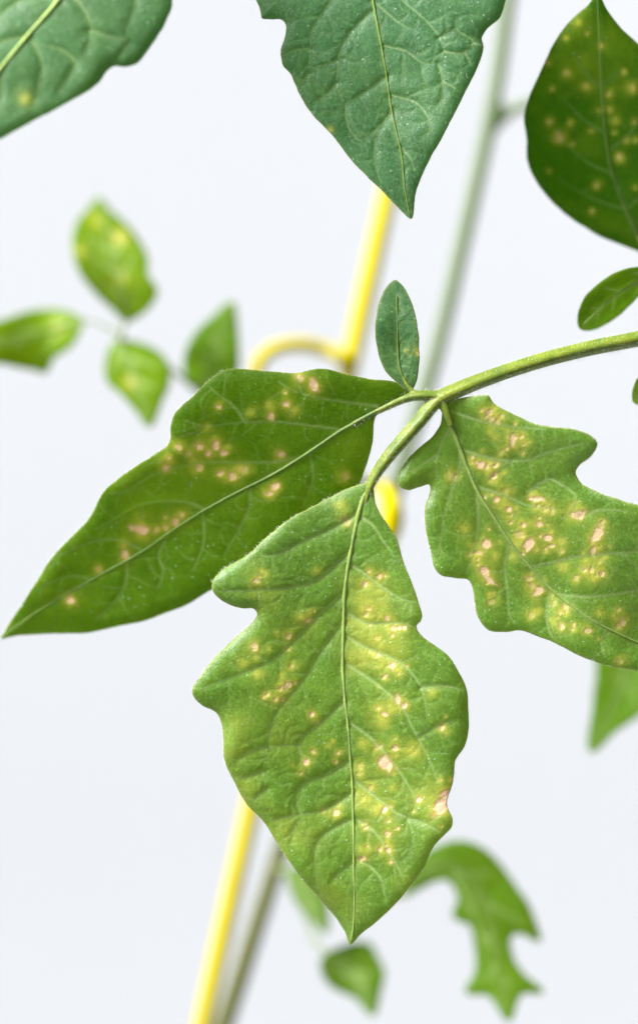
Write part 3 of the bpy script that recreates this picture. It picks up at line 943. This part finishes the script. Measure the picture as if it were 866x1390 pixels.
# ---- leaflet hanging from above
U_OUT = [(480, -330), (440, -320), (400, -290), (385, -240), (350, -215), (335, -180), (355, -150), (340, -110), (325, -70), (332, -30), (350, 5), (354, 18), (356, 25), (368, 26), (382, 27), (388, 35),
         (386, 51), (381, 69), (384, 88), (395, 101), (407, 129), (425, 157), (448, 180), (481, 222), (518, 259), (541, 282), (558, 297), (564, 263), (578, 226), (601, 185), (629, 129), (651, 84), (656, 65), (654, 51),
         (661, 39), (677, 25), (684, 8), (690, -30), (680, -70), (650, -100), (655, -140), (640, -180), (610, -210), (590, -260), (550, -310), (510, -328)]
U_RIB = [(478, -345), (482, -280), (490, -180), (498, -80), (506, 0), (511, 28), (518, 65), (525, 106), (531, 148), (538, 180), (545, 212), (549, 254), (556, 292)]
U_DEP = [(480, -335, 20), (498, -80, 6), (511, 28, 3), (531, 148, 1.2), (558, 296, -1.0), (356, 20, 3), (395, 101, 1.5), (481, 222, -.4), (684, 8, 1.5), (651, 84, 0.5), (601, 185, -0.5), (340, -150, 10), (650, -150, 7)]
U_VEINS = [
    [(507, 12), (476, 42), (462, 69), (458, 92), (458, 120), (467, 139)],
    [(525, 102), (499, 122), (469, 141), (449, 155)],
    [(469, 141), (472, 171), (485, 189)],
    [(531, 148), (513, 172), (490, 190), (484, 190)],
    [(532, 150), (512, 178), (508, 203), (511, 231), (518, 249)],
    [(498, -60), (465, -25), (444, 9), (425, 37), (421, 69), (419, 106)],
    [(462, 80), (440, 88), (422, 92)], [(421, 66), (400, 68), (384, 76)], [(419, 100), (410, 112)], [(457, 112), (440, 130), (425, 140)],
    [(500, -70), (530, -20), (546, 0), (578, 28), (596, 51), (601, 69), (594, 86)],
    [(594, 86), (599, 102), (599, 134), (582, 150)],
    [(520, 62), (550, 69), (575, 86), (592, 86)],
    [(529, 129), (564, 139), (580, 159), (582, 176), (570, 187)],
    [(601, 69), (625, 72), (640, 62), (641, 55), (620, 40), (619, 23)], [(595, 50), (618, 38)], [(641, 58), (655, 62)],
    [(630, 70), (640, 90)], [(600, 110), (618, 120)], [(505, 0), (540, 30), (558, 40)],
    [(543, 200), (556, 214), (562, 232)],
]
leaflet("leaflet", "clean bluish green leaflet hanging point down above the forked leaf", U_OUT, U_RIB, U_DEP, M_COOL, veins=U_VEINS, autov=0,
        spots=[(448, 176, 2, 0)], h=1.8, veinw=1.3, quilt=.20, wide=12, sharp=.38, netamp=.4, motamp=.15, vamp=.5, branch=.4, ribr=(3.6, .8), ribmat=M_RIB2, seed=53, fuzz=700, rim=.5)
UL_OUT = [(190, -230), (120, -220), (60, -180), (20, -120), (-40, -80), (-80, -20), (-90, 40), (-120, 100), (-118, 170), (-100, 235), (-60, 215), (0, 189), (50, 162), (100, 135), (134, 113), (145, 97), (155, 90), (172, 91), (185, 87),
          (200, 70), (220, 40), (232, 15), (236, -10), (250, -50), (280, -80), (285, -120), (250, -160), (235, -210)]
UL_RIB = [(200, -250), (175, -170), (130, -80), (80, 0), (37, 50), (0, 95), (-50, 160), (-97, 230)]
UL_VEINS = [
    [(40, 48), (57, 85), (50, 125), (45, 140)], [(90, -10), (105, 0), (122, 30), (120, 60), (102, 82)], [(102, 82), (85, 68), (65, 62), (55, 60)], [(102, 82), (92, 105), (80, 125)],
    [(140, -100), (170, -50), (185, 0), (172, 40), (172, 60)], [(0, 95), (0, 130), (-20, 170)], [(80, 0), (40, -5), (0, 20), (-40, 60)], [(130, -80), (80, -100), (30, -80)],
    [(172, 60), (160, 78)], [(122, 40), (150, 50), (168, 52)], [(37, 50), (5, 55), (-30, 80)],
]
leaflet("leaflet", "pale matte green leaflet hanging well above the small distant leaves", UL_OUT, UL_RIB,
        [(200, -245, -4), (80, 0, -15), (0, 95, -18), (-97, 230, -22), (232, 10, -14), (150, 95, -16), (50, 162, -18), (-90, 40, -16), (0, -120, -8)], M_PALE, veins=UL_VEINS,
        spots=[(35, 135, 5, 0)], h=3.0, quilt=.25, wide=12, sharp=.36, netamp=.3, motamp=.15, vamp=.45, branch=.4, ribr=(6, 2), seed=59)
UR_OUT = [(884, 352), (866, 342), (817, 322), (777, 298), (745, 270), (725, 243), (715, 217), (714, 189), (711, 161), (717, 133), (733, 97), (753, 56), (777, 24), (800, 4), (810, -22), (817, 0), (826, 17), (842, 37), (866, 60),
          (898, 95), (922, 140), (934, 190), (932, 250), (918, 300), (900, 335)]
UR_RIB = [(880, 345), (864, 318), (846, 274), (830, 230), (821, 180), (816, 120), (813, 60), (810, -15)]
UR_SPK = .6
UR_VEINS = [[(849, 284), (820, 276), (797, 266), (757, 242)], [(832, 236), (800, 222), (765, 195), (740, 185)], [(821, 180), (795, 165), (765, 135)], [(850, 284), (875, 260), (895, 225)], [(826, 205), (855, 180), (880, 140)], [(816, 120), (795, 100), (780, 75)], [(816, 120), (840, 95)]]
UR_SP = [(815, 62, 7, .8, 1.6, 170), (795, 117, 7, .4), (743, 86, 5, .5), (769, 99, 5, .5), (846, 97, 6, .4), (797, 46, 5, .3), (745, 165, 6, .7, 1.7, 0), (773, 167, 7, .3), (759, 188, 8, .85), (776, 196, 5, .5), (802, 178, 6, .4),
         (825, 129, 6, .4), (826, 149, 6, .4), (840, 213, 6, .7), (833, 180, 5, .2), (745, 232, 5, .3), (809, 252, 6, .4), (803, 287, 5, .6), (857, 120, 6, .3), (749, 121, 6, .5), (862, 255, 6, .2), (860, 165, 5, .3), (850, 190, 5, .3),
         (785, 30, 4, 0), (768, 52, 5, 0), (862, 190, 6, .3), (835, 165, 5, 0), (812, 150, 5, 0)]
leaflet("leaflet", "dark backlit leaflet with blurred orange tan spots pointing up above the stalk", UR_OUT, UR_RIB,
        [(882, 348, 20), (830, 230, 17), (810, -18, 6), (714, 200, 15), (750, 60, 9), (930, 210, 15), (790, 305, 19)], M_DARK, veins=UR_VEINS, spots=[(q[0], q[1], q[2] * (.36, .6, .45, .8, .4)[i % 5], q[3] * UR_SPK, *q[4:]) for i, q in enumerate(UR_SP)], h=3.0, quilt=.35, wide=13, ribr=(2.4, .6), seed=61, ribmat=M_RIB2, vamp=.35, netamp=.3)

# ---- main stem, its node and side shoots, stalks running to it
STEM = [
    [(760, -420, STEM_D, 12.5), (712, -120, STEM_D, 12), (690, 0, STEM_D, 12), (678, 90, STEM_D, 12), (664, 168, STEM_D, 12.5), (628, 330, STEM_D, 12.5), (592, 480, STEM_D, 12.5), (556, 600, STEM_D, 13), (520, 720, STEM_D, 13.5),
     (440, 980, STEM_D, 13.5), (377, 1170, STEM_D, 14.5), (335, 1300, STEM_D, 15), (240, 1600, STEM_D, 18), (150, 2050, STEM_D, 19), (100, 3500, STEM_D, 20), (100, 8060, STEM_D, 20)],
    [(662, 178, STEM_D, 12), (690, 152, STEM_D, 10), (730, 138, STEM_D - 4, 9), (800, 120, STEM_D - 12, 9), (900, 160, STEM_D - 24, 9.5), (1010, 270, STEM_D - 42, 10.5), (1120, 400, 22, 13)],
]
stem = organic("main_stem", STEM, M_STEM, plant, base_pt, 0.0006, "thin pale green stem running up beside the yellow cane", flute=0.03, smooth_it=3)


def stalk(pts, mat=M_PET, vox=0.0004):
    return organic("petiole", [pts] if isinstance(pts[0], tuple) else pts, mat, plant, P(*pts[0][:3]) if isinstance(pts[0], tuple) else P(*pts[0][0][:3]), vox)


stalk([(478, -345, 31, 5), (500, -430, 45, 7), (580, -500, 60, 9), (700, -430, 72, 10), (752, -380, STEM_D, 10)])
stalk([(200, -250, -4, 6), (240, -360, 10, 7), (400, -480, 35, 9), (600, -480, 60, 10), (748, -360, STEM_D, 10)])

# ---- the small leaf far behind on the left
CL = 62
stalk([[(172, 432, CL, 3), (168, 445, CL, 4), (163, 458, CL, 4.5), (180, 478, CL + 3, 4.5), (238, 505, CL + 5, 4.5), (275, 535, CL + 7, 5), (380, 610, CL + 11, 6), (480, 650, CL + 15, 7), (538, 660, STEM_D, 8)],
       [(165, 455, CL, 3.5), (140, 441, CL, 3.2), (108, 434, CL, 3)], [(163, 455, CL, 3), (158, 466, CL, 2.5)], [(240, 506, CL + 5, 3.5), (256, 518, CL + 5, 3), (268, 526, CL + 5, 2.5)]], M_STALK, 0.0004)
B1 = [(172, 434), (152, 415), (133, 398), (109, 365), (101, 333), (108, 302), (122, 285), (135, 270), (146, 285), (164, 300), (183, 321), (198, 349), (199, 373), (211, 393), (206, 410), (192, 424)]
leaflet("leaflet", "upright lime green leaflet of the small blurred leaf, mottled with yellow", B1, [(172, 434), (165, 390), (152, 340), (136, 275)], [(172, 434, CL), (136, 272, CL + 6), (102, 335, CL - 3), (205, 385, CL - 3)], M_YOUNG,
        autov=4, spots=[(162, 323, 7, .3), (166, 381, 6, 0), (109, 341, 5, .1), (130, 300, 6, 0)], h=5, curl=.2, motamp=.4, grow=3.0, ribmat=M_RIB2, quilt=.6, ribr=(3, 1), seed=71)
B2 = [(110, 434), (97, 427), (81, 423), (52, 423), (24, 430), (0, 438), (-50, 455), (-105, 495), (-60, 497), (0, 491), (24, 496), (48, 500), (61, 504), (72, 484), (88, 474), (100, 462)]
leaflet("leaflet", "drooping lime green leaflet of the small blurred leaf, cut off by the picture edge", B2, [(110, 434), (70, 448), (0, 465), (-100, 493)], [(110, 434, CL), (0, 465, CL - 6), (-100, 493, CL - 10), (52, 424, CL + 3), (60, 502, CL - 2)], M_YOUNG,
        autov=4, spots=[(79, 444, 6, .3)], h=5, curl=.2, motamp=.4, grow=3.0, ribmat=M_RIB2, quilt=.6, ribr=(3, 1), seed=72)
B3 = [(158, 466), (148, 482), (147, 515), (168, 535), (188, 558), (203, 577), (217, 547), (229, 515), (224, 490), (206, 474), (182, 466)]
leaflet("leaflet", "lime green leaflet of the small blurred leaf with a notched drooping point", B3, [(160, 466), (178, 500), (192, 540), (202, 572)], [(160, 466, CL), (202, 574, CL - 8), (147, 500, CL - 4), (226, 510, CL - 4)], M_YOUNG,
        autov=3, spots=[(178, 519, 6, .2)], h=5, curl=.2, motamp=.4, grow=3.0, ribmat=M_RIB2, quilt=.5, ribr=(3, 1), seed=73)
B4 = [(268, 527), (254, 508), (254, 482), (267, 454), (290, 432), (315, 412), (320, 442), (322, 474), (321, 503), (305, 522), (285, 530)]
leaflet("leaflet", "plain unspotted green leaflet of the small blurred leaf pointing up", B4, [(268, 526), (285, 490), (302, 450), (314, 416)], [(268, 526, CL + 5), (314, 414, CL + 2), (254, 490, CL), (321, 480, CL)], M_FAR,
        autov=3, h=5, curl=.2, motamp=.4, grow=3.0, ribmat=M_RIB2, quilt=.4, ribr=(2.5, 1), seed=74)

# ---- blurred leaves low and right
B5 = [(845, 740), (822, 800), (812, 860), (811, 910), (806, 960), (802, 1018), (835, 990), (868, 967), (915, 925), (960, 900), (950, 840), (920, 780), (880, 745)]
leaflet("leaflet", "bright green blurred leaflet pointing down from behind the lobed leaflet", B5, [(860, 742), (868, 820), (850, 910), (804, 1014)], [(860, 742, 75), (850, 900, 62), (804, 1014, 55), (950, 880, 60), (815, 860, 62)], M_FAR,
        autov=5, h=5, curl=.2, motamp=.4, grow=3.0, ribmat=M_RIB2, quilt=.5, ribr=(4, 1), seed=81)
stalk([(860, 742, 75, 4), (905, 715, 70, 5), (960, 600, 58, 6), (1030, 420, 44, 7), (1015, 280, 38, 8)])
B6 = [(548, 1216), (566, 1176), (588, 1154), (616, 1144), (647, 1149), (677, 1175), (698, 1205), (714, 1227), (727, 1258), (731, 1276), (716, 1269), (702, 1265), (691, 1272), (694, 1300), (708, 1322), (734, 1346), (706, 1348), (690, 1384), (664, 1350), (634, 1346), (646, 1322), (648, 1300),
      (644, 1272), (638, 1253), (622, 1248), (616, 1240), (623, 1222), (615, 1200), (604, 1192), (590, 1195), (566, 1206)]
leaflet("leaflet", "arching lobed green leaflet, blurred, low beside the point of the end leaflet", B6, [(552, 1208), (600, 1172), (640, 1195), (665, 1250), (676, 1320), (688, 1376)],
        [(552, 1208, 60), (600, 1165, 57), (680, 1190, 57), (730, 1270, 56), (640, 1250, 57), (688, 1380, 54)], M_FAR, autov=5, h=5, curl=.2, motamp=.4, grow=3.0, quilt=.3, ribr=(2.5, 1), ribmat=M_RIB2, seed=82)
B7 = [(392, 1186), (396, 1206), (410, 1232), (430, 1252), (442, 1264), (444, 1240), (440, 1215), (425, 1190), (405, 1178)]
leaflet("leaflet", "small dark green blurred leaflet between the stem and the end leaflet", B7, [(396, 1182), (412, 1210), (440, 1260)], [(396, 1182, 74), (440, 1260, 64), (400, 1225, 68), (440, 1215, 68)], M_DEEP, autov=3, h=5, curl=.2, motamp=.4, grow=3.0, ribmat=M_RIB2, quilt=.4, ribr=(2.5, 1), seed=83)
B8 = [(438, 1310), (444, 1296), (458, 1289), (485, 1281), (502, 1284), (511, 1302), (520, 1322), (514, 1346), (506, 1376), (482, 1352), (450, 1336)]
leaflet("leaflet", "green blurred leaflet below the point of the end leaflet", B8, [(446, 1298), (470, 1315), (490, 1340), (504, 1370)], [(446, 1298, 66), (480, 1285, 70), (506, 1376, 60), (520, 1322, 66), (455, 1340, 64)], M_DEEP, autov=4, h=5, curl=.2, motamp=.4, grow=3.0, ribmat=M_RIB2, quilt=.5, ribr=(3, 1), seed=84)
stalk([[(372, 1180, STEM_D, 8), (392, 1183, 77, 6), (408, 1218, 75, 5), (430, 1280, 70, 4), (446, 1298, 66, 3.5)],
       [(390, 1183, 78, 4), (394, 1182, 76, 3), (397, 1184, 74, 2.5)],
       [(382, 1180, 79, 6), (440, 1200, 73, 5), (500, 1222, 68, 4.5), (540, 1216, 64, 4), (556, 1206, 62, 3.5)]], M_STALK, 0.0004)

# ------------------------------------------------------------------ the yellow support
CANE_D = 84
p1, p2 = P(525, 270, CANE_D), P(296, 1300, CANE_D)
dirv = (p2 - p1).normalized()
top = p1 - dirv * 0.12
nlen = (FLOOR_Z - top.z) / dirv.z
path = [top + dirv * nlen * i / 60 for i in range(61)]
cane_base = path[-1]
sup = bpy.data.objects.new("plant_support", None)
sup.empty_display_size = 0.02
link(sup, None, cane_base)
sup["label"] = "slim bright yellow plastic cane with wire loops behind the leaves"
sup["category"] = "plant support"
v, f = tube_geo(path, [0.00165 + (0.00006 if i % 2 else 0) for i in range(61)], 20)
mesh_obj("cane", v, f, M_YEL, sup, cane_base)
lp = [(474, 505, CANE_D - 1, 11), (466, 488, CANE_D - 4, 11), (440, 474, CANE_D - 4, 11), (405, 468, CANE_D - 6, 11), (372, 474, CANE_D - 8, 11), (352, 492, CANE_D - 9, 11), (350, 530, CANE_D - 9, 11),
      (372, 575, CANE_D - 7, 11), (410, 600, CANE_D - 4, 11), (448, 612, CANE_D - 3, 11)]
pa, ra = path3(lp)
v, f = tube_geo(pa, ra, 14)
mesh_obj("wire_loop", v, f, M_YEL, sup, P(474, 505, CANE_D))
lp = [(420, 745, CANE_D, 11), (470, 748, CANE_D - 6, 12), (508, 744, CANE_D - 18, 15), (526, 728, CANE_D - 20, 16), (533, 704, CANE_D - 21, 16.5), (530, 684, CANE_D - 20, 16),
      (522, 664, CANE_D - 8, 11), (500, 655, CANE_D + 6, 10), (460, 660, CANE_D + 7, 10), (428, 668, CANE_D + 2, 10)]
pa, ra = path3(lp)
v, f = tube_geo(pa, ra, 14)
mesh_obj("wire_loop", v, f, M_YEL, sup, P(420, 745, CANE_D))
